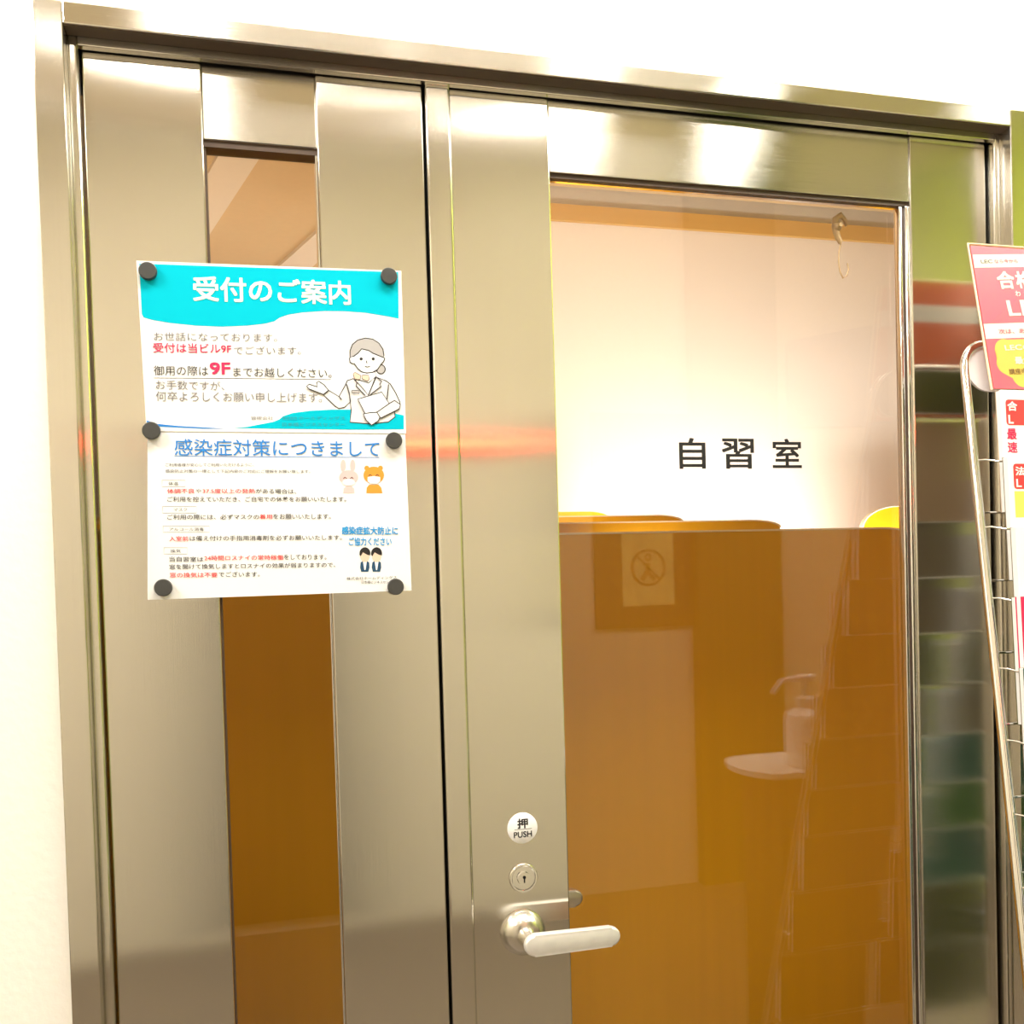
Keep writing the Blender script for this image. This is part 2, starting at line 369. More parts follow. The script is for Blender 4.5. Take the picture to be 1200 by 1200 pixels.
bm = bmesh.new(); box(bm, -0.0595, 0.0755, 0.006, 0.03, 1.9265, 1.934)
box(bm, -0.0595, -0.0575, 0.008, 0.03, 0.25, 1.9265); obj('glazing_gasket', bm, MT['gasket'], d1)
bm = bmesh.new(); box(bm, 0.0725, 0.0755, 0.005, 0.03, 0.25, 1.9265, 0.001); obj('glazing_bead', bm, MT['chrome'], d1)

# ------------------------------------------------------------------ wide right leaf
d2 = thing('door_2', 'wide right steel door leaf with a tall glass pane and lever handle', 'door', (0.65, 0, Z0), kind='structure')
bm = bmesh.new(); box(bm, 0.2125, 0.2440, -0.007, TH, Z0, ZT, 0.003, 3); obj('meeting_strip', bm, MT['steel_v'], d2)
bm = bmesh.new(); box(bm, 0.2440, 0.3775, 0, TH, Z0, ZT, 0.0018, 2); obj('stile', bm, MT['steel_v'], d2)
bm = bmesh.new(); box(bm, 0.9315, 1.0635, 0, TH, Z0, ZT, 0.0018, 2); obj('stile', bm, MT['steel_v'], d2)
bm = bmesh.new(); box(bm, 0.3775, 0.9315, 0.0025, TH - 0.003, 1.9285, ZT - 0.001, 0.0012); obj('top_rail', bm, MT['steel_h'], d2)
bm = bmesh.new(); box(bm, 0.3775, 0.9315, 0.0025, TH - 0.003, Z0, 0.25, 0.0012); obj('bottom_rail', bm, MT['steel_h'], d2)
obj('glass_pane', BX(0.379, 0.930, 0.016, 0.022, 0.24, 1.94), MT['glass'], d2)
bm = bmesh.new(); box(bm, 0.3775, 0.9315, 0.006, 0.0158, 1.9225, 1.9285); box(bm, 0.9205, 0.925, 0.008, 0.0158, 0.25, 1.9225)
obj('glazing_gasket', bm, MT['gasket'], d2)
bm = bmesh.new(); box(bm, 0.9160, 0.9215, 0.006, 0.0158, 0.25, 1.9215, 0.0015, 3); box(bm, 0.9250, 0.9315, 0.003, 0.0158, 0.25, 1.9225, 0.002, 3)
obj('glazing_bead', bm, MT['chrome'], d2, True)
for ch, a, b, zb, zt in (('自', 0.5605, 0.6010, 1.5368, 1.5803), ('習', 0.6262, 0.6766, 1.5370, 1.5800), ('室', 0.7058, 0.7530, 1.5380, 1.5803)):
    lettering('lettering', ch, a, b, (zb + zt) / 2, (zb + zt) / 2, zt - zb, 0.0157, MT['black'], d2, 0.022)
# push plate
ps = obj('push_sign', lathe(bmesh.new(), [(0.0205, 0), (0.0205, 0.0012), (0.0195, 0.002), (0.0, 0.002)], (0.3146, 0, 1.0588), 'Y', 40), MT['white'], d2, True)
tag(ps, 'round white push sticker with black lettering')
ps.location = ps.location
lettering('lettering', '押', 0.3072, 0.3220, 1.0655, 1.0655, 0.0135, -0.0022, MT['black'], ps, 0.04)
lettering('lettering', 'PUSH', 0.3020, 0.3270, 1.0508, 1.0508, 0.0082, -0.0022, MT['black'], ps, 0.025)
obj('dividing_line', stroke(bmesh.new(), [(0.303, 1.0578), (0.327, 1.0578)], -0.0022, 0.0005), MT['black'], ps)
# lock
lk = obj('lock_cylinder', lathe(bmesh.new(), [(0.0195, 0), (0.0195, 0.002), (0.0185, 0.0035), (0.0165, 0.0035), (0.0155, 0.002), (0.009, 0.002), (0.0085, 0.006), (0.0, 0.006)], (0.3139, 0, 0.9925), 'Y', 40), MT['chrome'], d2, True)
kh = lathe(bmesh.new(), [(0.0022, 0), (0.0022, 0.0063), (0, 0.0063)], (0.3139, 0, 0.9945), 'Y', 14)
box(kh, 0.3130, 0.3148, -0.0063, 0, 0.9872, 0.9945); obj('keyhole', kh, MT['black'], lk)
# lever set, both sides of the leaf
def lever(side, m):
    sg = -1 if side == 'front' else 1
    y0 = 0.0 if side == 'front' else TH
    yy = lambda d: y0 + sg * d
    lh = thing('lever_handle', None, None); lh.parent = d2; lh.location = Vector((0.3112, y0, 0.92)) - d2.location
    prof = [(0.0305, 0.0), (0.0305, 0.003), (0.0285, 0.008), (0.022, 0.015), (0.0165, 0.019), (0.0, 0.019)]
    bm = bmesh.new(); lathe(bm, [(r, h if side == 'front' else -h) for r, h in prof], (0.3112, y0, 0.92), 'Y', 40)
    obj('rose', bm, MT['satin'], lh, True)
    bm = bmesh.new(); tube(bm, [(0.3112, yy(0.010), 0.92), (0.3112, yy(0.035), 0.92), (0.3112, yy(0.052), 0.92)], [0.0135, 0.0115, 0.0115], 24)
    obj('neck', bm, MT['satin'], lh, True)
    # flat rounded blade
    bm = bmesh.new(); pts = []; n = 14; zc = 0.9225; x0, x1, h = 0.3115, 0.4145, 0.0135
    for k in range(n + 1):
        a = PI / 2 + PI * k / n; pts.append((x0 + h * math.cos(a), zc + 0.0008 + h * math.sin(a)))
    for k in range(n + 1):
        a = -PI / 2 + PI * k / n; pts.append((x1 + h * 0.92 * math.cos(a), zc - 0.0003 + h * 0.92 * math.sin(a)))
    ya, yb = sorted((yy(0.050), yy(0.061)))
    f = [bm.verts.new((p[0], ya, p[1])) for p in pts]; b = [bm.verts.new((p[0], yb, p[1])) for p in pts]; N = len(pts)
    f1 = bm.faces.new(f); f2 = bm.faces.new(b[::-1])
    for i in range(N): bm.faces.new((f[i], b[i], b[(i + 1) % N], f[(i + 1) % N]))
    bmesh.ops.bevel(bm, geom=list({e for e in list(f1.edges) + list(f2.edges)}), offset=0.003, segments=3, affect='EDGES', profile=0.5)
    obj('lever', bm, m, lh, True)
lever('front', MT['worn']); lever('back', MT['satin'])
# S hook stuck inside the pane
hk = thing('hook', 'faint tan hook hanging inside the top right of the door glass', 'hook', (0.842, 0.03, 1.90))
bm = bmesh.new(); tube(bm, [(0.8465, 0.034, 1.8985), (0.8440, 0.034, 1.9085), (0.8370, 0.034, 1.9140), (0.8290, 0.034, 1.9085), (0.8275, 0.034, 1.8960), (0.8310, 0.034, 1.8830), (0.8370, 0.034, 1.8730)], [0.002, 0.003, 0.0045, 0.005, 0.005, 0.0045, 0.0035], 12)
obj('clip', bm, MT['hook'], hk, True)
bm = bmesh.new(); tube(bm, [(0.8370, 0.034, 1.8735), (0.8335, 0.034, 1.8600), (0.8325, 0.034, 1.8450), (0.8345, 0.034, 1.8310), (0.8395, 0.034, 1.8215), (0.8455, 0.034, 1.8255), (0.8490, 0.034, 1.8350), (0.8475, 0.034, 1.8440)], 0.0011, 10)
obj('wire', bm, MT['hook'], hk, True)
obj('suction_pad', lathe(bmesh.new(), [(0.007, 0.0), (0.006, 0.003), (0.003, 0.005), (0.003, 0.009), (0, 0.009)], (0.8300, 0.0313, 1.8960), 'Y', 20), MT['hook'], hk, True)

# ------------------------------------------------------------------ notices
TOP_LINES = [
('受付のご案内','cream',0.03,-0.0776,0.1109,1.752,1.7552,0.0301),
('お世話になっております。','grey',0,-0.1239,0.019,1.6929,1.6963,0.0102),
('受付は当ビル9F','crimson',0.015,-0.1253,-0.0355,1.6795,1.6811,0.0117),
('でございます。','grey',0,-0.0326,0.0472,1.6793,1.6815,0.01),
('御用の際は','black',0.008,-0.1254,-0.0633,1.6523,1.6533,0.0117),
('9F','crimson',0.035,-0.0614,-0.0373,1.6565,1.6571,0.0149),
('までお越しください。','black',0.008,-0.0341,0.0839,1.6531,1.6542,0.0114),
('お手数ですが、','grey',0,-0.1236,-0.0452,1.6356,1.6355,0.0111),
('何卒よろしくお願い申し上げます。','grey',0,-0.1241,0.0709,1.6218,1.6236,0.0119),
('管理会社','grey',0,-0.0152,0.0111,1.5971,1.5974,0.0045),
('ホールディングス','teal',0,0.042,0.0988,1.5978,1.5986,0.0046),
('株式会社','teal',0,0.0222,0.0402,1.5975,1.5978,0.0046),
('日本橋ビジネスセンター','teal',0,0.0219,0.0985,1.5898,1.5907,0.0046)]
BOTTOM_LINES = [
('感染症対策につきまして','blue',0.0085,-0.1053,0.1407,1.5611,1.5603,0.0202),
('ご利用者様が安心してご利用いただけるように、','black',0,-0.1163,-0.0138,1.5399,1.54,0.004),
('感染防止対策の一環として下記内容のご対応にご理解をお願い致します。','black',0,-0.1165,0.0538,1.5325,1.5318,0.0041),
('体温','black',0,-0.1136,-0.1025,1.5175,1.5174,0.004),
('体調不良','red',0.012,-0.1153,-0.0843,1.5085,1.5084,0.0059),
('や','black',0,-0.0825,-0.0766,1.5083,1.5083,0.0053),
('37.5度以上の発熱','red',0.012,-0.0748,-0.0133,1.5083,1.5079,0.0059),
('がある場合は、','black',0.006,-0.0124,0.0359,1.5079,1.507,0.006),
('ご利用を控えていただき、ご自宅での休養をお願いいたします。','black',0.006,-0.1157,0.0969,1.4987,1.497,0.0063),
('マスク','black',0,-0.1088,-0.0933,1.4863,1.4861,0.0037),
('ご利用の際には、必ずマスクの','black',0.006,-0.1164,-0.0098,1.4772,1.4761,0.0062),
('着用','red',0.014,-0.0092,0.0061,1.4764,1.4762,0.006),
('をお願いいたします。','black',0.006,0.0073,0.0772,1.4762,1.4753,0.0064),
('アルコール消毒','black',0,-0.1146,-0.0749,1.4626,1.462,0.004),
('入室前','red',0.012,-0.115,-0.0931,1.4512,1.4508,0.0062),
('は備え付けの手指用消毒剤を必ずお願いいたします。','black',0.006,-0.0916,0.09,1.4511,1.449,0.0063),
('換気','black',0,-0.1141,-0.1024,1.4364,1.4362,0.004),
('当自習室は','black',0.006,-0.1159,-0.0768,1.4266,1.4256,0.0062),
('24時間ロスナイの常時稼働','red',0.012,-0.0756,0.0177,1.4269,1.4256,0.0063),
('をしております。','black',0.006,0.0186,0.0701,1.4259,1.4247,0.0064),
('窓を開けて換気しますとロスナイの効果が弱まりますので、','black',0.006,-0.1162,0.0809,1.4173,1.4148,0.0063),
('窓の換気は不要','red',0.012,-0.116,-0.0611,1.4074,1.4062,0.0062),
('でございます。','black',0.006,-0.0596,-0.0113,1.4068,1.4057,0.0063),
('感染症拡大防止に','sky',0.04,0.0902,0.161,1.4577,1.4562,0.0104),
('ご協力ください','sky',0.03,0.0984,0.1524,1.4437,1.4427,0.0104),
('株式会社ホームディングス','black',0,0.0943,0.1575,1.397,1.3967,0.0039),
('日本橋ビジネスセンター','black',0,0.1128,0.155,1.3919,1.3909,0.0039)]
ART = {'banner':[(-0.1373,1.7786),(-0.0432,1.7802),(0.0667,1.7823),(0.1716,1.7846),(0.1704,1.7256),(0.1542,1.7282),(0.1284,1.7313),(0.1029,1.7322),(0.0776,1.7314),(0.0525,1.7288),(0.0338,1.7252),(0.0229,1.721),(0.0166,1.7163),(0.0058,1.7131),(-0.0156,1.7098),(-0.0457,1.7074),(-0.0753,1.7075),(-0.1045,1.7095),(-0.1247,1.7124),(-0.1346,1.715),(-0.1365,1.7189)],
'wave':[(-0.0366,1.5846),(-0.0198,1.5864),(-0.0045,1.5897),(0.0109,1.5928),(0.0187,1.5961),(0.0231,1.6),(0.0353,1.6042),(0.0561,1.6072),(0.0806,1.609),(0.1053,1.6095),(0.1267,1.6093),(0.1446,1.6076),(0.1626,1.6052),(0.1731,1.6032),(0.1725,1.5854),(0.1081,1.5842),(0.0209,1.5844)],
'sliver':[(-0.1355,1.5929),(-0.1233,1.5888),(-0.1001,1.5866),(-0.0677,1.5851),(-0.0439,1.5838),(-0.0708,1.5835),(-0.1118,1.585),(-0.1355,1.5865)],
'line1':[(-0.1257,1.6435),(-0.0238,1.6453),(0.0827,1.6465)],
'line2':[(-0.1057,1.5504),(0.0095,1.5498),(0.1404,1.5496)],
'box0':[(-0.1207,1.5215),(-0.0944,1.5214),(-0.0947,1.5137),(-0.121,1.5138),(-0.1207,1.5215)],
'box1':[(-0.1212,1.4901),(-0.0826,1.4897),(-0.0829,1.4817),(-0.1215,1.4821),(-0.1212,1.4901)],
'box2':[(-0.1215,1.4665),(-0.0683,1.4656),(-0.0685,1.4582),(-0.1217,1.4591),(-0.1215,1.4665)],
'box3':[(-0.1215,1.4406),(-0.0949,1.44),(-0.0952,1.4323),(-0.1218,1.4329),(-0.1215,1.4406)],
'hair':[(0.1074,1.6748),(0.1077,1.6833),(0.111,1.691),(0.1179,1.6968),(0.1273,1.6995),(0.1366,1.6985),(0.1441,1.6938),(0.149,1.6863),(0.15,1.6786),(0.1496,1.6757),(0.1361,1.6808),(0.1311,1.684),(0.1223,1.6858),(0.1174,1.6802),(0.1122,1.6763)],
'face':[(0.1081,1.6755),(0.1067,1.6731),(0.1073,1.6689),(0.1102,1.6668),(0.1123,1.6673),(0.1168,1.6607),(0.1217,1.6569),(0.1276,1.6557),(0.1353,1.6569),(0.1414,1.6605),(0.1462,1.6674),(0.1494,1.6709),(0.1509,1.6744),(0.1496,1.676),(0.1361,1.6808),(0.1311,1.684),(0.1223,1.6858),(0.1174,1.6802),(0.1122,1.6763)],
'bun':[(0.1512,1.6611),(0.1508,1.6593),(0.15,1.6576),(0.1487,1.6563),(0.1472,1.6554),(0.1455,1.6551),(0.1438,1.6554),(0.1423,1.6561),(0.1411,1.6574),(0.1404,1.659),(0.1402,1.6608),(0.1405,1.6626),(0.1414,1.6642),(0.1426,1.6655),(0.1442,1.6664),(0.1459,1.6667),(0.1475,1.6665),(0.149,1.6657),(0.1502,1.6645),(0.1509,1.6629)],
'eyeL':[(0.1233,1.6732),(0.1228,1.672),(0.1218,1.6713),(0.1205,1.6712),(0.1195,1.6719),(0.1192,1.6731),(0.1196,1.6743),(0.1207,1.6751),(0.1219,1.6751),(0.1229,1.6744)],
'eyeR':[(0.1384,1.6737),(0.138,1.6725),(0.1369,1.6717),(0.1357,1.6717),(0.1347,1.6724),(0.1343,1.6736),(0.1347,1.6748),(0.1358,1.6755),(0.137,1.6756),(0.138,1.6749)],
'nose':[(0.1283,1.6713),(0.1275,1.6689),(0.1289,1.6683)],
'mouth':[(0.1257,1.6641),(0.1287,1.6632),(0.1321,1.6643)],
'neck':[(0.1211,1.6574),(0.1387,1.657),(0.1389,1.651),(0.1293,1.6397),(0.118,1.6463)],
'bowL':[(0.1107,1.6542),(0.1129,1.6563),(0.1202,1.6524),(0.119,1.647),(0.1121,1.6478)],
'bowR':[(0.1219,1.6528),(0.1297,1.653),(0.1306,1.6479),(0.1281,1.6452),(0.1218,1.6481)],
'shirt':[(0.1163,1.6471),(0.1294,1.6431),(0.1389,1.6515),(0.1289,1.6278)],
'jacket':[(0.1105,1.6481),(0.1031,1.6456),(0.1006,1.64),(0.0921,1.6254),(0.0798,1.6328),(0.073,1.6271),(0.0867,1.6135),(0.0916,1.6105),(0.0984,1.612),(0.106,1.6189),(0.1067,1.6087),(0.1048,1.5935),(0.1298,1.5917),(0.153,1.5944),(0.1618,1.601),(0.1611,1.607),(0.1688,1.6157),(0.1685,1.62),(0.1636,1.6311),(0.1571,1.6424),(0.1521,1.6462),(0.1395,1.6509),(0.1289,1.6278),(0.1162,1.6428)],
'lapelL':[(0.1126,1.6465),(0.1152,1.6428),(0.1137,1.6391),(0.1245,1.6274)],
'lapelR':[(0.1395,1.6509),(0.1462,1.6456),(0.1434,1.6418),(0.1453,1.6392),(0.131,1.6282)],
'sleeveL':[(0.0921,1.6254),(0.0953,1.6214)],
'sideL':[(0.102,1.6408),(0.105,1.629),(0.106,1.6189)],
'sideR':[(0.1547,1.642),(0.1522,1.6231)],
'badge':[(0.1083,1.6332),(0.1176,1.633),(0.1173,1.6298),(0.1084,1.63),(0.1083,1.6332)],
'handL':[(0.0527,1.6372),(0.056,1.6398),(0.0658,1.6367),(0.0652,1.642),(0.0677,1.6438),(0.0742,1.6394),(0.0793,1.6328),(0.073,1.6276),(0.0656,1.6303),(0.0558,1.6339)],
'folder':[(0.1155,1.6225),(0.1456,1.6319),(0.1549,1.6172),(0.1397,1.6067),(0.1243,1.6036)],
'armR':[(0.1385,1.6062),(0.1549,1.6177),(0.1616,1.6216),(0.1689,1.6166),(0.1673,1.611),(0.1437,1.5991)],
'handR':[(0.1217,1.6039),(0.1303,1.6057),(0.1388,1.6062),(0.1424,1.5999),(0.1402,1.5956),(0.1315,1.59),(0.1249,1.5963)],
'rb_earL':[(0.0977,1.5391),(0.0976,1.5372),(0.0972,1.5354),(0.0966,1.5338),(0.0959,1.5326),(0.0951,1.5319),(0.0943,1.5316),(0.0935,1.5319),(0.0928,1.5326),(0.0921,1.5338),(0.0917,1.5354),(0.0914,1.5372),(0.0914,1.5391),(0.0915,1.541),(0.0919,1.5429),(0.0925,1.5444),(0.0932,1.5456),(0.094,1.5464),(0.0948,1.5466),(0.0956,1.5464),(0.0964,1.5456),(0.097,1.5444),(0.0974,1.5429),(0.0977,1.5411)],
'rb_earR':[(0.1096,1.5391),(0.1095,1.5372),(0.1091,1.5354),(0.1085,1.5338),(0.1078,1.5326),(0.107,1.5319),(0.1062,1.5316),(0.1054,1.5319),(0.1046,1.5326),(0.104,1.5338),(0.1035,1.5354),(0.1033,1.5372),(0.1032,1.5391),(0.1034,1.5411),(0.1038,1.5429),(0.1043,1.5444),(0.105,1.5456),(0.1058,1.5464),(0.1067,1.5466),(0.1075,1.5464),(0.1082,1.5456),(0.1089,1.5444),(0.1093,1.5429),(0.1096,1.5411)],
'rb_head':[(0.1127,1.5248),(0.1123,1.5225),(0.111,1.5205),(0.1091,1.5187),(0.1066,1.5173),(0.1038,1.5165),(0.1007,1.5162),(0.0977,1.5165),(0.0949,1.5174),(0.0925,1.5188),(0.0907,1.5205),(0.0896,1.5226),(0.0893,1.5248),(0.0898,1.527),(0.091,1.5291),(0.0929,1.5309),(0.0954,1.5322),(0.0982,1.5331),(0.1013,1.5334),(0.1043,1.5331),(0.1071,1.5322),(0.1095,1.5309),(0.1113,1.5291),(0.1124,1.527)],
'rb_mask':[(0.1086,1.5181),(0.1083,1.517),(0.1075,1.516),(0.1062,1.5151),(0.1046,1.5144),(0.1027,1.514),(0.1006,1.5139),(0.0986,1.514),(0.0968,1.5145),(0.0952,1.5152),(0.094,1.5161),(0.0932,1.5171),(0.093,1.5182),(0.0933,1.5193),(0.0941,1.5203),(0.0954,1.5212),(0.097,1.5219),(0.0989,1.5223),(0.1009,1.5225),(0.1029,1.5223),(0.1048,1.5219),(0.1064,1.5212),(0.1076,1.5203),(0.1084,1.5193)],
'rb_body':[(0.0936,1.5046),(0.0943,1.5105),(0.0973,1.5132),(0.1044,1.5131),(0.1071,1.5104),(0.1076,1.5045)],
'rb_eyeL':[(0.0942,1.5228),(0.0964,1.5246),(0.0985,1.5228)],
'rb_eyeR':[(0.1029,1.5228),(0.1049,1.5246),(0.1068,1.5228)],
'br_earL':[(0.127,1.5361),(0.1269,1.5353),(0.1266,1.5345),(0.1261,1.5339),(0.1254,1.5334),(0.1247,1.5331),(0.1239,1.533),(0.1231,1.5331),(0.1224,1.5334),(0.1218,1.5339),(0.1213,1.5345),(0.121,1.5353),(0.121,1.5361),(0.1211,1.5369),(0.1214,1.5376),(0.1219,1.5382),(0.1226,1.5387),(0.1233,1.539),(0.1241,1.5391),(0.1249,1.539),(0.1256,1.5387),(0.1262,1.5382),(0.1267,1.5376),(0.127,1.5369)],
'br_earR':[(0.1443,1.5361),(0.1442,1.5353),(0.1439,1.5345),(0.1433,1.5339),(0.1427,1.5334),(0.1419,1.5331),(0.1411,1.533),(0.1404,1.5331),(0.1396,1.5334),(0.139,1.5339),(0.1385,1.5345),(0.1383,1.5353),(0.1382,1.5361),(0.1383,1.5369),(0.1386,1.5376),(0.1391,1.5382),(0.1398,1.5387),(0.1405,1.539),(0.1413,1.5391),(0.1421,1.539),(0.1429,1.5387),(0.1435,1.5382),(0.1439,1.5376),(0.1442,1.5369)],
'br_head':[(0.1455,1.527),(0.1449,1.5242),(0.1436,1.5216),(0.1414,1.5194),(0.1387,1.5177),(0.1355,1.5166),(0.1322,1.5163),(0.1288,1.5166),(0.1257,1.5177),(0.1231,1.5195),(0.1211,1.5217),(0.1199,1.5243),(0.1196,1.5271),(0.1201,1.5299),(0.1215,1.5325),(0.1236,1.5347),(0.1263,1.5364),(0.1295,1.5375),(0.1328,1.5379),(0.1362,1.5375),(0.1393,1.5364),(0.1419,1.5347),(0.1439,1.5325),(0.1451,1.5299)],
'br_mask':[(0.1247,1.5247),(0.1325,1.526),(0.1405,1.5247),(0.1404,1.5193),(0.1363,1.5162),(0.128,1.5163),(0.1245,1.5194)],
'br_body':[(0.1225,1.5044),(0.1232,1.5113),(0.1264,1.5152),(0.1381,1.5152),(0.1415,1.5112),(0.1428,1.5043)],
'br_eyeL':[(0.1258,1.5264),(0.128,1.5278),(0.1301,1.5264)],
'br_eyeR':[(0.1348,1.5263),(0.137,1.5278),(0.1391,1.5263)],
'ml_face':[(0.1239,1.4244),(0.1236,1.4225),(0.123,1.4208),(0.122,1.4193),(0.1208,1.4182),(0.1194,1.4175),(0.1179,1.4173),(0.1164,1.4176),(0.1151,1.4183),(0.1139,1.4195),(0.113,1.421),(0.1125,1.4228),(0.1124,1.4247),(0.1127,1.4265),(0.1133,1.4282),(0.1142,1.4297),(0.1155,1.4308),(0.1169,1.4315),(0.1183,1.4317),(0.1198,1.4314),(0.1212,1.4307),(0.1223,1.4295),(0.1232,1.428),(0.1237,1.4263)],
'ml_hair':[(0.1115,1.4286),(0.1116,1.4302),(0.1121,1.4317),(0.1129,1.433),(0.1139,1.4342),(0.1151,1.4351),(0.1164,1.4357),(0.1178,1.436),(0.1192,1.436),(0.1206,1.4356),(0.1219,1.435),(0.123,1.434),(0.1239,1.4328),(0.1246,1.4314),(0.125,1.4299),(0.1251,1.4283),(0.1246,1.4256),(0.1214,1.4262),(0.1158,1.4296),(0.1128,1.4246),(0.1114,1.4268)],
'ml_body':[(0.1125,1.4169),(0.1154,1.4186),(0.1204,1.4185),(0.1232,1.4166),(0.1234,1.4103),(0.1218,1.4049),(0.1128,1.4052),(0.1116,1.4106)],
'ml_shirt':[(0.1154,1.4185),(0.1204,1.4183),(0.1183,1.4072),(0.1169,1.4072)],
'fl_face':[(0.1386,1.424),(0.1384,1.4222),(0.1377,1.4204),(0.1368,1.419),(0.1355,1.4178),(0.1341,1.4172),(0.1326,1.4169),(0.1311,1.4172),(0.1298,1.418),(0.1286,1.4192),(0.1277,1.4207),(0.1272,1.4224),(0.1271,1.4243),(0.1273,1.4262),(0.128,1.4279),(0.1289,1.4294),(0.1302,1.4305),(0.1316,1.4312),(0.1331,1.4314),(0.1346,1.4311),(0.1359,1.4304),(0.1371,1.4292),(0.138,1.4277),(0.1385,1.4259)],
'fl_hair':[(0.1261,1.4283),(0.1263,1.4299),(0.1268,1.4314),(0.1276,1.4327),(0.1286,1.4339),(0.1298,1.4348),(0.1311,1.4354),(0.1325,1.4357),(0.1339,1.4357),(0.1353,1.4353),(0.1366,1.4347),(0.1377,1.4337),(0.1387,1.4325),(0.1393,1.4311),(0.1397,1.4296),(0.1398,1.428),(0.1394,1.4253),(0.1361,1.4259),(0.1305,1.4293),(0.1274,1.4243),(0.1261,1.4265)],
'fl_body':[(0.1272,1.4165),(0.1301,1.4183),(0.1352,1.4181),(0.138,1.4163),(0.1382,1.4099),(0.1366,1.4045),(0.1275,1.4048),(0.1263,1.4102)],
'fl_shirt':[(0.1301,1.4181),(0.1352,1.418),(0.133,1.4068),(0.1316,1.4068)]}
YP = -0.0012
def sheet(name, label, corners, y):
    cx = sum(c[0] for c in corners) / 4; zb = min(c[1] for c in corners)
    t = thing(name, label, 'notice', (cx, 0, zb))
    obj('paper', plate(bmesh.new(), corners, y, 0.0006), MT['paper'], t)
    return t
s1 = sheet('notice_sheet', 'upper laminated reception notice with cyan header, uniformed woman and magnets on steel door',
           [(-0.1404, 1.7819), (0.1755, 1.7863), (0.1752, 1.5800), (-0.1362, 1.5800)], YP - 0.0007)
s2 = sheet('notice_sheet', 'lower laminated infection control notice with blue underlined heading, masked rabbit and bear',
           [(-0.1350, 1.5853), (0.1742, 1.5853), (0.1762, 1.3793), (-0.1422, 1.3784)], YP)
TMAT = dict(cream='cream', grey='grey', crimson='crimson', black='text_black', teal='teal', blue='blue', red='red', sky='sky')
for lines, par, y, heads in ((TOP_LINES, s1, YP - 0.0013, ('受付のご案内',)), (BOTTOM_LINES, s2, YP - 0.0006, ('感染症対策につきまして', '感染症拡大防止に', 'ご協力ください'))):
    for s, c, wt, x0, x1, z0, z1, h in lines:
        lettering('heading' if s in heads else 'text_line', s, x0, x1, z0, z1, h, y, MT[TMAT[c]], par, wt)
LY = YP - 0.0009
def art(parent, name, items, base=LY):
    """items: (shape, fill material or None, outline width) stacked front to back"""
    g = thing(name, None, None); g.parent = parent
    c = ART[items[0][0]][0]; g.location = Vector((c[0], 0, c[1])) - parent.location
    fills = {}; ink = bmesh.new(); k = 0; used = False
    for nm, fill, w, closed in items:
        k += 1; y = base - 0.00006 * k
        if fill:
            fills[k] = (fill, plate(bmesh.new(), ART[nm], y, 0.00003))
        if w:
            stroke(ink, ART[nm], y - 0.00003, w, closed); used = True
    for fill, bm in fills.values(): obj('printed_colour', bm, MT[fill], g)
    if used: obj('printed_outline', ink, MT['outline'], g)
    else: ink.free()
    return g
bm = bmesh.new(); plate(bm, ART['banner'], LY, 0.00005); obj('cyan_header', bm, MT['cyan'], s1)
bm = bmesh.new(); plate(bm, ART['wave'], LY, 0.00005); obj('cyan_footer', bm, MT['cyan'], s1)
bm = bmesh.new(); plate(bm, ART['sliver'], LY, 0.00005); obj('blue_footer', bm, MT['blue'], s1)
obj('underline', stroke(bmesh.new(), ART['line1'], LY, 0.0006), MT['text_black'], s1)
OW = 0.0013
art(s1, 'woman_drawing', [('bun', 'hair', OW, True), ('jacket', 'suit', OW, True), ('neck', 'white', 0.0006, False), ('shirt', 'white', OW, False),
    ('face', 'white', OW, True), ('hair', 'hair', OW, True), ('eyeL', 'outline', 0, True), ('eyeR', 'outline', 0, True), ('nose', None, 0.0010, False), ('mouth', None, 0.0010, False),
    ('bowL', 'skin', 0.0007, True), ('bowR', 'skin', 0.0007, True), ('lapelL', None, OW, False), ('lapelR', None, OW, False), ('sleeveL', None, OW, False), ('sideL', None, OW, False),
    ('sideR', None, OW, False), ('badge', None, 0.0010, False), ('handL', 'white', OW, True), ('folder', 'white', OW, True), ('armR', 'suit', OW, True), ('handR', 'white', OW, True)])
LB = YP - 0.0002
obj('underline', stroke(bmesh.new(), ART['line2'], LB, 0.0008), MT['blue'], s2)
for i in range(4): obj('text_frame', stroke(bmesh.new(), ART['box%d' % i], LB, 0.0004), MT['grey'], s2)
art(s2, 'rabbit_drawing', [('rb_body', 'pinkpale', 0, True), ('rb_earL', 'pinkpale', 0, True), ('rb_earR', 'pinkpale', 0, True), ('rb_head', 'pinkpale', 0, True), ('rb_mask', 'white', 0, True), ('rb_eyeL', None, 0.0010, False), ('rb_eyeR', None, 0.0010, False)], LB)
art(s2, 'bear_drawing', [('br_body', 'orange', 0, True), ('br_earL', 'orange', 0, True), ('br_earR', 'orange', 0, True), ('br_head', 'orange', 0, True), ('br_mask', 'white', 0, True), ('br_eyeL', None, 0.0010, False), ('br_eyeR', None, 0.0010, False)], LB)
for p in ('ml', 'fl'):
    art(s2, 'clerk_drawing', [(p + '_body', 'navy', 0, True), (p + '_shirt', 'white', 0, True), (p + '_face', 'skin', 0, True), (p + '_hair', 'black', 0, True)], LB)
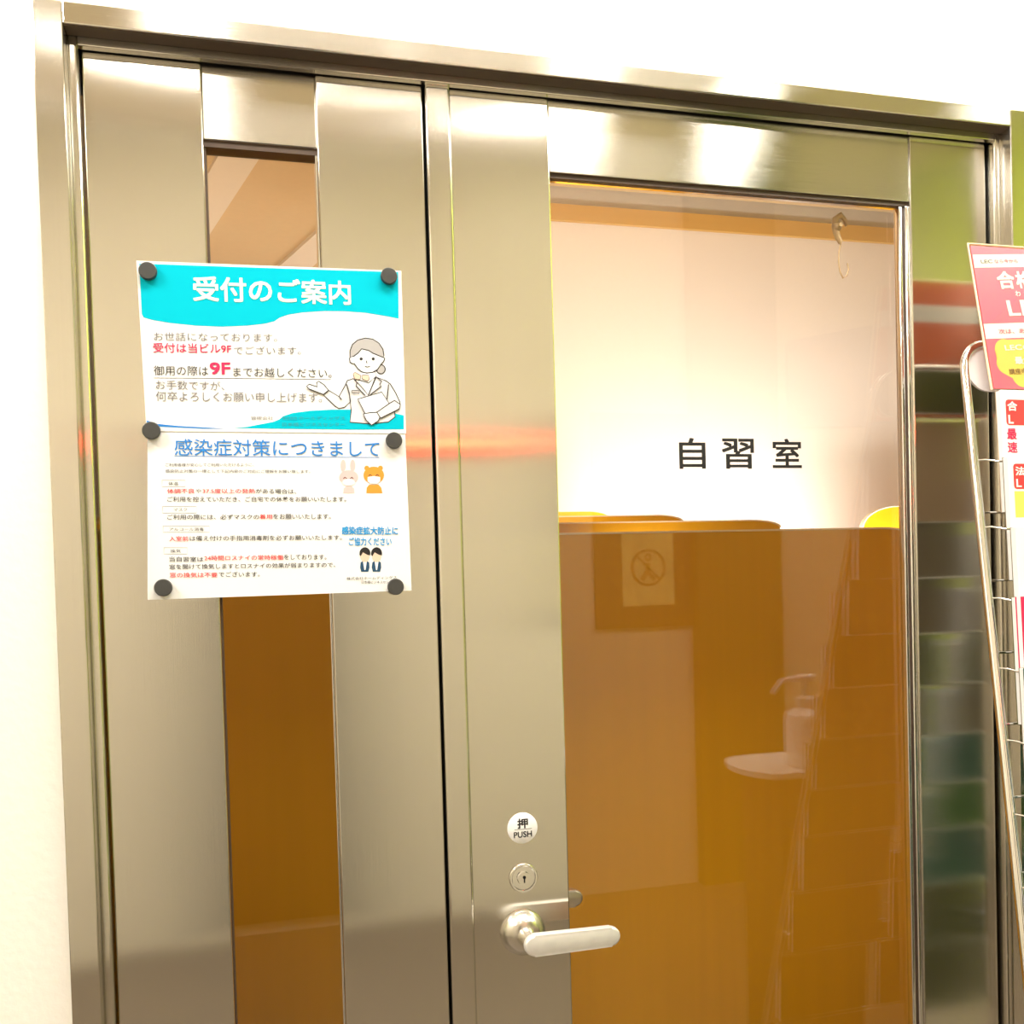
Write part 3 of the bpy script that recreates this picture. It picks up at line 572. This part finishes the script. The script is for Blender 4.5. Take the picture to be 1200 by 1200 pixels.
for (x, z), where in (((-0.1275, 1.7690), 'at the top left corner of the upper notice'), ((0.1590, 1.7775), 'at the top right corner of the upper notice'),
                      ((-0.1303, 1.5800), 'on the left edge where the two notices meet'), ((0.1590, 1.5705), 'on the right edge where the two notices meet'),
                      ((-0.1234, 1.3925), 'at the bottom left corner of the lower notice'), ((0.1553, 1.3848), 'at the bottom right corner of the lower notice')):
    bm = bmesh.new(); lathe(bm, [(0.0098, 0), (0.0104, 0.0012), (0.0104, 0.0055), (0.0095, 0.0068), (0, 0.0070)], (x, -0.0022, z), 'Y', 36)
    tag(obj('magnet', bm, MT['magnet'], None, True, origin=(x, -0.0022, z)), 'round charcoal magnet ' + where, 'magnet', 'magnets holding the notices')

# ------------------------------------------------------------------ brochure rack by the right jamb
legX = lambda z: 0.8196 + 0.0784 * z
legY = lambda z: -(0.43 - 0.2085 * z)
RW = 0.66
rk = thing('brochure_rack', 'leaning chrome wire brochure rack beside the right door jamb', 'rack', (1.2, -0.35, 0))
P = lambda z, dx=0.0, out=0.0: Vector((legX(z) + dx, legY(z) - out, z))
left = [P(z) for z in (0.008, 0.4, 0.8, 1.2, 1.5, 1.66)]
arc = []; R = 0.036
for k in range(1, 9):
    a = PI - PI / 2 * k / 8
    z = 1.666 + R * math.sin(a); arc.append(P(z, R + R * math.cos(a)))
right = [Vector((p.x + 2 * (RW / 2 - (p.x - legX(p.z))), p.y, p.z)) for p in reversed(left + arc)]
bm = bmesh.new(); tube(bm, left + arc + right, 0.0062, 14); obj('frame', bm, MT['chrome'], rk, True)
bm = bmesh.new(); tube(bm, [P(1.69, RW / 2), Vector((P(1.69, RW / 2).x, -0.06, 1.3)), Vector((P(1.69, RW / 2).x, -0.05, 0.008))], 0.006, 12); obj('prop_leg', bm, MT['chrome'], rk, True)
# white header plate with rounded ends between the uprights
bm = bmesh.new(); pts = []
for cx, sgn in ((0.0345, 1), (RW - 0.0345, -1)):
    for k in range(17):
        a = (PI / 2 + PI * k / 16) if sgn > 0 else (-PI / 2 + PI * k / 16)
        pts.append((cx + 0.032 * math.cos(a), 1.668 + 0.035 * math.sin(a)))
f = [bm.verts.new(P(z, x, 0.002)) for x, z in pts]; b = [bm.verts.new(P(z, x, -0.002)) for x, z in pts]
bm.faces.new(f); bm.faces.new(b[::-1])
for i in range(len(pts)): bm.faces.new((f[i], b[i], b[(i + 1) % len(pts)], f[(i + 1) % len(pts)]))
obj('header_plate', bm, MT['white'], rk)
bm = bmesh.new(); f = [bm.verts.new(P(1.668 + (z - 1.668) * 0.97, x, -0.0022)) for x, z in pts]; b = [bm.verts.new(P(1.668 + (z - 1.668) * 0.97, x, -0.004)) for x, z in pts]
bm.faces.new(f); bm.faces.new(b[::-1])
for i in range(len(pts)): bm.faces.new((f[i], b[i], b[(i + 1) % len(pts)], f[(i + 1) % len(pts)]))
obj('added_dark_backing', bm, MT['olive'], rk)  # added dark backing so the plate mirrors dark in the right stile
TIERS = [1.5338, 1.4418, 1.3469, 1.2558, 1.1652, 1.0742, 0.9869, 0.88, 0.76, 0.62]
for z in TIERS:
    bm = bmesh.new(); o_ = 0.0272; bz = 0.004
    tube(bm, [P(z), P(z, 0.006, 0.014), P(z - bz, 0.014, o_), P(z - bz, RW - 0.014, o_), P(z, RW - 0.006, 0.014), P(z, RW)], 0.0013, 8)
    for q in range(1, 3):
        tube(bm, [P(z, q * RW / 3), P(z - bz, q * RW / 3, o_)], 0.0014, 8)
    tube(bm, [P(z - 0.072, 0), P(z - 0.072, RW)], 0.0016, 8)
    obj('pocket_wire', bm, MT['chrome'], rk, True)

SL = math.atan(0.0485)
TN = ('top tier', 'second tier', 'third tier', 'fourth tier', 'fifth tier', 'sixth tier', 'seventh tier', 'eighth tier', 'ninth tier', 'bottom tier')
CN = ('left column', 'middle column', 'right column')
STY = [('white', 'white brochure with red badge and lettering'), ('white', 'white brochure with lemon block'), ('white', 'plain white brochure'),
       ('crimson', 'crimson brochure with white spine'), ('dgreen', 'dark green brochure with white foot'), ('dgreen', 'dark green brochure with white spine'),
       ('dblack', 'black brochure with rounded panels'), ('white', 'white brochure'), ('dgreen', 'green brochure'), ('white', 'white brochure')]
ALT = [('pink', 'rose pink brochure'), ('white', 'white brochure'), ('gray_board', 'grey brochure'), ('white', 'white brochure'), ('dgreen', 'dark green brochure'),
       ('blue', 'blue brochure'), ('dgreen', 'green brochure'), ('dblack', 'black brochure'), ('dgreen', 'dark green brochure'), ('dblack', 'black brochure')]
BACK_SHADE = ['kraft', 'taupe', 'taupe', 'olive', 'taupe', 'dgreen', 'leaf', 'dgreen', 'olive', 'olive']  # darkened colours hold the shade on the backs mirrored in the stile
def brochure(ti, ci):
    z = TIERS[ti]; zb = z - 0.076; m, desc = STY[ti] if ci == 0 else ALT[(ti + 3 * (ci - 1)) % 10]
    if ti > 6 and ci == 0: m, desc = STY[ti]
    w, h, d = 0.186, 0.166, 0.010
    if ci == 0 and ti in (3, 4, 5, 6): dx = 0.021
    else: dx = 0.0315
    x = P(zb).x + dx + ci * (RW / 3 - 0.008)
    zb2 = zb + 0.003
    org = Vector((x, legY(zb2) - 0.004, zb2))
    t = thing('brochure', '%s in %s, %s of the rack' % (desc, TN[ti], CN[ci]), 'brochure', org, 'brochures in the wire rack')
    mt = Matrix.Translation(org) @ Matrix.Rotation(-SL, 4, 'X')
    # local: x right, -y out, z up the slope
    obj('cover', BX(0.0, w, -d, -d * 0.72, 0, h, 0.0006, 1, mtx=mt), MT[m], t)
    obj('back_cover', BX(0.0, w, -0.0012, 0, 0, h, 0.0004, 1, mtx=mt), MT[BACK_SHADE[ti]], t)
    obj('pages', BX(0.0006, w - 0.0006, -d * 0.72, -0.0012, 0.0008, h - 0.0008, mtx=mt), MT['white'], t)
    fy = -d - 0.0002
    def pr(nm, pts, mm, y=fy): obj(nm, plate(bmesh.new(), pts, y, 0.0001, mtx=mt), MT[mm], t)
    rr = lambda x0, x1, z0, z1, r=0.004: [(x0 + r, z0), (x1 - r, z0), (x1 - r * .3, z0 + r * .3), (x1, z0 + r), (x1, z1 - r), (x1 - r * .3, z1 - r * .3), (x1 - r, z1), (x0 + r, z1), (x0 + r * .3, z1 - r * .3), (x0, z1 - r), (x0, z0 + r), (x0 + r * .3, z0 + r * .3)]
    def wr(s, x0, x1, zc, hh, mm, wt=0.02): lettering('lettering', s, x0, x1, zc, zc, hh, fy - 0.0002, MT[mm], t, wt, mtx=mt)
    if ci: return t
    if ti == 0:
        pr('red_badge', rr(0.0075, 0.055, 0.118, 0.153), 'red')
        wr('合', 0.010, 0.026, 0.144, 0.013, 'white', 0.04); wr('L', 0.0105, 0.019, 0.126, 0.012, 'white', 0.04)
        wr('最', 0.007, 0.023, 0.106, 0.015, 'crimson', 0.03); wr('速', 0.007, 0.023, 0.088, 0.015, 'crimson', 0.03)
    elif ti == 1:
        pr('red_badge', rr(0.008, 0.056, 0.122, 0.156), 'red')
        wr('法', 0.011, 0.026, 0.146, 0.012, 'white', 0.04); wr('L', 0.0115, 0.020, 0.130, 0.011, 'white', 0.04)
        pr('lemon_block', [(0.008, 0.084), (0.18, 0.084), (0.18, 0.119), (0.008, 0.119)], 'lemon')
    elif ti == 3:
        pr('white_spine', [(0, 0), (0.006, 0), (0.006, h), (0, h)], 'white')
    elif ti == 4:
        pr('white_spine', [(0, 0), (0.004, 0), (0.004, h), (0, h)], 'white'); pr('white_foot', [(0.004, 0.07), (w, 0.07), (w, 0.104), (0.004, 0.104)], 'white')
    elif ti == 5:
        pr('white_spine', [(0, 0), (0.0055, 0), (0.0055, h), (0, h)], 'white')
    elif ti == 6:
        pr('dark_panel', rr(0.004, 0.09, 0.098, 0.140, 0.006), 'dgreen'); pr('dark_panel', rr(0.004, 0.09, 0.050, 0.094, 0.006), 'dgreen')
    return t
for ti in range(10):
    for ci in range(3): brochure(ti, ci)

# slanted acrylic holder with the pink sign
so = Vector((0.966, -0.118, 1.631))
sg = thing('sign_holder', 'pink and white campaign sign in a clear slanted acrylic holder topping the rack', 'sign', so)
smt = Matrix.Translation(so) @ Matrix.Rotation(-0.19, 4, 'X')
SW, SH = 0.30, 0.211
obj('acrylic_cover', BX(-0.0035, SW, -0.0040, -0.0025, -0.0035, SH + 0.003, 0.0006, 2, mtx=smt), MT['clear'], sg)
obj('acrylic_back', BX(-0.0035, SW, 0.0015, 0.0030, -0.0035, SH + 0.003, 0.0006, 2, mtx=smt), MT['clear'], sg)
bm = bmesh.new(); loc = [(-0.0035, -0.0012, -0.0020), (-0.0035, -0.0012, SH + 0.0025), (SW, -0.0012, SH + 0.0025)]
tube(bm, [smt @ Vector(p) for p in loc], 0.0016, 8); obj('holder_rim', bm, MT['edge'], sg, True)
card = obj('printed_card', BX(0, SW, -0.0015, -0.0003, 0, SH, mtx=smt), MT['pink'], sg)
bk = obj('printed_back', BX(0, SW, -0.0002, 0.0002, 0, SH, mtx=smt), MT['back_red'], sg)
obj('white_band', BX(0, SW, 0.00022, 0.0004, 0.150, 0.176, mtx=smt), MT['white'], bk)
rot = Matrix.Translation((0, 0, SH)) @ Matrix.Rotation(math.radians(-4.0), 4, 'Y')   # the print sits a little askew
imt = smt @ rot
def sp(nm, pts, mm, lay): obj(nm, plate(bmesh.new(), pts, -0.0016 - 0.0001 * lay, 0.00008, mtx=imt), MT[mm], card)
def sw(s, x0, x1, zc, hh, mm, wt=0.02): lettering('lettering', s, x0, x1, zc, zc, hh, -0.0019, MT[mm], card, wt, mtx=imt)
sp('white_band', [(-0.0012, -0.0335), (0.26, -0.0335), (0.26, -0.0140), (0.0005, -0.0140)], 'white', 0)
sp('white_band', [(-0.0092, -0.1390), (0.26, -0.1390), (0.26, -0.1170), (-0.0078, -0.1170)], 'white', 0)
cl = []
for (cx, cz, r, a0, a1) in ((0.038, -0.158, 0.018, 1.2, 3.6), (0.034, -0.176, 0.016, 2.4, 4.3), (0.055, -0.195, 0.016, 3.3, 5.0)):
    for k in range(9):
        a = a0 + (a1 - a0) * k / 8; cl.append((cx - 0.019 + r * math.cos(a), cz + r * math.sin(a)))
cl += [(0.12, -0.208), (0.2, -0.2), (0.2, -0.15), (0.12, -0.142)]
sp('yellow_cloud', cl, 'yellow', 0)
sw('LEC', 0.011, 0.031, -0.0245, 0.0055, 'grey'); sw('なら今から', 0.034, 0.074, -0.0245, 0.0065, 'pink')
sw('合', 0.031, 0.061, -0.0530, 0.0270, 'white', 0.05); sw('格', 0.063, 0.091, -0.0530, 0.0260, 'white', 0.05)
sw('わ', 0.057, 0.066, -0.0735, 0.0085, 'white', 0.04)
sw('LEC', 0.038, 0.114, -0.0950, 0.0240, 'white', 0.03)
sw('次は、あ', 0.014, 0.058, -0.1290, 0.0075, 'pink')
sw('LECの', 0.018, 0.064, -0.1530, 0.0085, 'white', 0.03); sw('最大', 0.030, 0.058, -0.1720, 0.0110, 'white', 0.04)
sw('講座申込', 0.016, 0.057, -0.1880, 0.0085, 'brown', 0.02)

# ------------------------------------------------------------------ corridor things mirrored in glass and steel
for x, y, wh in ((-1.1, -1.94, 'left of the door'), (0.5, -2.22, 'between the round downlights')):
    t = thing('spotlight', 'small bright ceiling spotlight ' + wh, 'ceiling light', (x, y, ZC), 'corridor spotlights')
    bm = bmesh.new(); lathe(bm, [(0.055, 0), (0.055, -0.008), (0.037, -0.012), (0.036, -0.002), (0.036, 0)], (x, y, ZC), 'Z', 28); obj('trim_ring', bm, MT['white'], t, True)
    bm = bmesh.new(); lathe(bm, [(0.035, -0.001), (0.035, -0.008), (0, -0.008)], (x, y, ZC), 'Z', 28); obj('lens', bm, MT['spot'], t, True)
LX = ((-0.20, -2.13), (1.17, -2.20), (1.78, -2.08), (-1.5, -2.2))
WH = ('above the left door leaf', 'beside the green pilaster, the left one', 'in front of the green pilaster', 'at the far left end')
for (x, y), wh in zip(LX, WH):
    t = thing('downlight', 'round recessed downlight in the corridor ceiling ' + wh, 'ceiling light', (x, y, ZC), 'corridor downlights')
    bm = bmesh.new(); lathe(bm, [(0.125, 0), (0.125, -0.006), (0.10, -0.010), (0.098, -0.004), (0.098, 0)], (x, y, ZC), 'Z', 40); obj('trim_ring', bm, MT['white'], t, True)
    bm = bmesh.new(); lathe(bm, [(0.097, -0.001), (0.097, -0.006), (0, -0.006)], (x, y, ZC), 'Z', 40); obj('lens', bm, MT['lamp'], t, True)
dp = thing('added_dark_panel', 'added tall dark brown panel that darkens the mirror image in the narrow glass strip', 'panel', (0.02, YB, 0.05))  # added unseen panel, there only to darken the narrow pane reflection
obj('board', BX(-0.25, 0.29, YB + 0.001, YB + 0.022, 0.05, 1.98, 0.003), MT['dark_board'], dp)
obj('rail', BX(-0.25, 0.29, YB + 0.022, YB + 0.030, 1.00, 1.06, 0.002), MT['dark_board'], dp)
nb = thing('notice_board', 'dark brown board on the corridor wall mirrored in the door glass', 'board', (1.57, YB, 1.142))
obj('panel', BX(1.345, 1.797, YB + 0.001, YB + 0.02, 1.142, 2.066, 0.003), MT['dark_board'], nb)
nt_ = thing('paper_notice', 'yellowish no walking notice pinned on the dark board', 'notice', (1.588, YB + 0.0205, 1.236))
obj('paper', BX(1.468, 1.708, YB + 0.0205, YB + 0.0215, 1.236, 1.548), MT['notice'], nt_)
bm = bmesh.new(); c = (1.588, 1.40); y = YB + 0.0218
stroke(bm, [(c[0] + 0.075 * math.cos(a * PI / 16), c[1] + 0.075 * math.sin(a * PI / 16)) for a in range(32)], y, 0.012, True)
stroke(bm, [(c[0] - 0.053, c[1] + 0.053), (c[0] + 0.053, c[1] - 0.053)], y, 0.010)
stroke(bm, [(c[0], c[1] + 0.02), (c[0] - 0.005, c[1] - 0.015), (c[0] - 0.03, c[1] - 0.055)], y, 0.022)
stroke(bm, [(c[0] - 0.005, c[1] - 0.015), (c[0] + 0.028, c[1] - 0.055)], y, 0.016)
stroke(bm, [(c[0] + 0.012 * math.cos(a * PI / 6), c[1] + 0.045 + 0.012 * math.sin(a * PI / 6)) for a in range(12)], y, 0.012, True)
obj('prohibition_mark', bm, MT['brown'], nt_)
sb = thing('wall_sign', 'grey sign board high on the wall right of the green pilaster', 'sign', (2.56, YB + 0.02, 2.02))
bm = bmesh.new(); box(bm, 2.285, 2.84, YB + 0.002, YB + 0.02, 2.02, 2.40, 0.003)
for v in bm.verts:
    if v.co.z > 2.2: v.co.z += (v.co.x - 2.285) * 0.2
obj('board', bm, MT['gray_board'], sb)
fb = thing('alarm_box', 'long red box with a lit red strip on the corridor wall', 'alarm', (0.61, YB, 1.89))
obj('housing', BX(0.30, 0.92, YB, YB + 0.05, 1.89, 1.95, 0.006), MT['red_paint'], fb)
bm = bmesh.new(); box(bm, 0.32, 0.90, YB + 0.048, YB + 0.060, 1.912, 1.928, 0.003); obj('indicator_lens', bm, MT['red_lamp'], fb)
# sanitizer on its stand, in front of the rack
DX = 0.045
st = thing('dispenser_stand', 'dark brown pedestal with a pale tray before the brochure rack', 'stand', (0.96 + DX, -0.47, 0))
obj('pedestal', BX(0.905 + DX, 1.08 + DX, -0.55, -0.39, 0.012, 0.985, 0.004), MT['dark_board'], st)
obj('base', BX(0.86 + DX, 1.12 + DX, -0.60, -0.34, 0, 0.012, 0.003), MT['dark_board'], st)
bm = bmesh.new(); tp = []
for k in range(9):
    a = PI / 2 + PI * k / 8; tp.append((0.90 + DX + 0.055 * math.cos(a), -0.47 + 0.095 * math.sin(a)))
tp += [(1.10 + DX, -0.565), (1.10 + DX, -0.375)]
f = [bm.verts.new((x, y, 0.985)) for x, y in tp]; b = [bm.verts.new((x, y, 0.996)) for x, y in tp]
bm.faces.new(f); bm.faces.new(b)
for i in range(len(tp)): bm.faces.new((f[i], f[(i + 1) % len(tp)], b[(i + 1) % len(tp)], b[i]))
obj('tray', bm, MT['bottle'], st)
sn = thing('sanitizer_bottle', 'white pump bottle of hand sanitizer standing on the tray', 'bottle', (0.985 + DX, -0.43, 0.996))
c = (0.985 + DX, -0.43, 0.996)
bm = bmesh.new(); lathe(bm, [(0.038, 0), (0.0415, 0.004), (0.0415, 0.092), (0.038, 0.104), (0.024, 0.113), (0.0155, 0.117), (0.0155, 0.120), (0, 0.120)], c, 'Z', 32); obj('body', bm, MT['bottle'], sn, True)
bm = bmesh.new(); lathe(bm, [(0.018, 0.119), (0.018, 0.135), (0.010, 0.139), (0.006, 0.140), (0.006, 0.170), (0, 0.170)], c, 'Z', 24); obj('collar', bm, MT['bottle'], sn, True)
bm = bmesh.new(); tube(bm, [(1.003 + DX, -0.43, 1.171), (0.975 + DX, -0.43, 1.171), (0.940 + DX, -0.43, 1.170), (0.930 + DX, -0.43, 1.166), (0.912 + DX, -0.43, 1.143)], [0.008, 0.008, 0.0045, 0.004, 0.0035], 14); obj('spout', bm, MT['bottle'], sn, True)

# ------------------------------------------------------------------ study carrels behind the glass
def panel(x0, x1, y, ztop, r, label, round_left=False):
    t = thing('desk_partition', label, 'partition', ((x0 + x1) / 2, y, 0), 'amber carrel partitions')
    n = 12; arcp = [(r[0] * math.sin(k * PI / 2 / n), r[1] * math.cos(k * PI / 2 / n)) for k in range(n + 1)]
    def outline(off):
        z = ztop - off
        if round_left:
            return [(x1 - off, 0.0), (x1 - off, z)] + [(x0 + off + r[0] - a, z - r[1] + b) for a, b in arcp] + [(x0 + off, 0.0)]
        return [(x0, 0.0), (x0, z)] + [(x1 - off - r[0] + a, z - r[1] + b) for a, b in arcp] + [(x1 - off, 0.0)]
    def slab(p, y0, y1):
        bm = bmesh.new()
        f = [bm.verts.new((a, y0, b)) for a, b in p]; bk = [bm.verts.new((a, y1, b)) for a, b in p]; n = len(p)
        bm.faces.new(f); bm.faces.new(bk[::-1])
        for i in range(n): bm.faces.new((f[i], bk[i], bk[(i + 1) % n], f[(i + 1) % n]))
        return bm
    obj('board', slab(outline(0.004), y, y + 0.025), MT['amber'], t)
    po, pi_ = outline(0.0), outline(0.004)
    bm = bmesh.new(); idx = range(1, len(po) - 1)
    A = [[bm.verts.new((q[0], yy, q[1])) for q in (po[i], pi_[i])] for i in idx for yy in (y - 0.001, y + 0.026)]
    for k in range(0, len(A) - 2, 2):
        (o0, i0), (o1, i1), (o2, i2), (o3, i3) = A[k], A[k + 1], A[k + 2], A[k + 3]
        bm.faces.new((o0, i0, i2, o2)); bm.faces.new((o1, o3, i3, i1)); bm.faces.new((o0, o2, o3, o1)); bm.faces.new((i0, i1, i3, i2))
    for (o0, i0), (o1, i1) in ((A[0], A[1]), (A[-2], A[-1])): bm.faces.new((o0, o1, i1, i0))
    obj('edge_strip', bm, MT['edge'], t)  # pale strip following the top outline of the board
panel(-1.45, 1.432, 0.65, 1.4768, (0.09, 0.02), 'nearest amber desk partition, filling the lower door glass')
panel(-1.45, 1.463, 1.28, 1.5318, (0.10, 0.022), 'second amber desk partition, its rounded end just above the nearest')
panel(-1.45, 1.440, 1.90, 1.5870, (0.10, 0.024), 'third amber desk partition, a bright strip at the left of the glass')
panel(-1.45, 1.405, 2.56, 1.6480, (0.10, 0.026), 'farthest amber desk partition in the left row')
panel(2.635, 4.5, 2.56, 1.6530, (0.19, 0.10), 'bright amber desk partition across the aisle at the right of the glass', True)
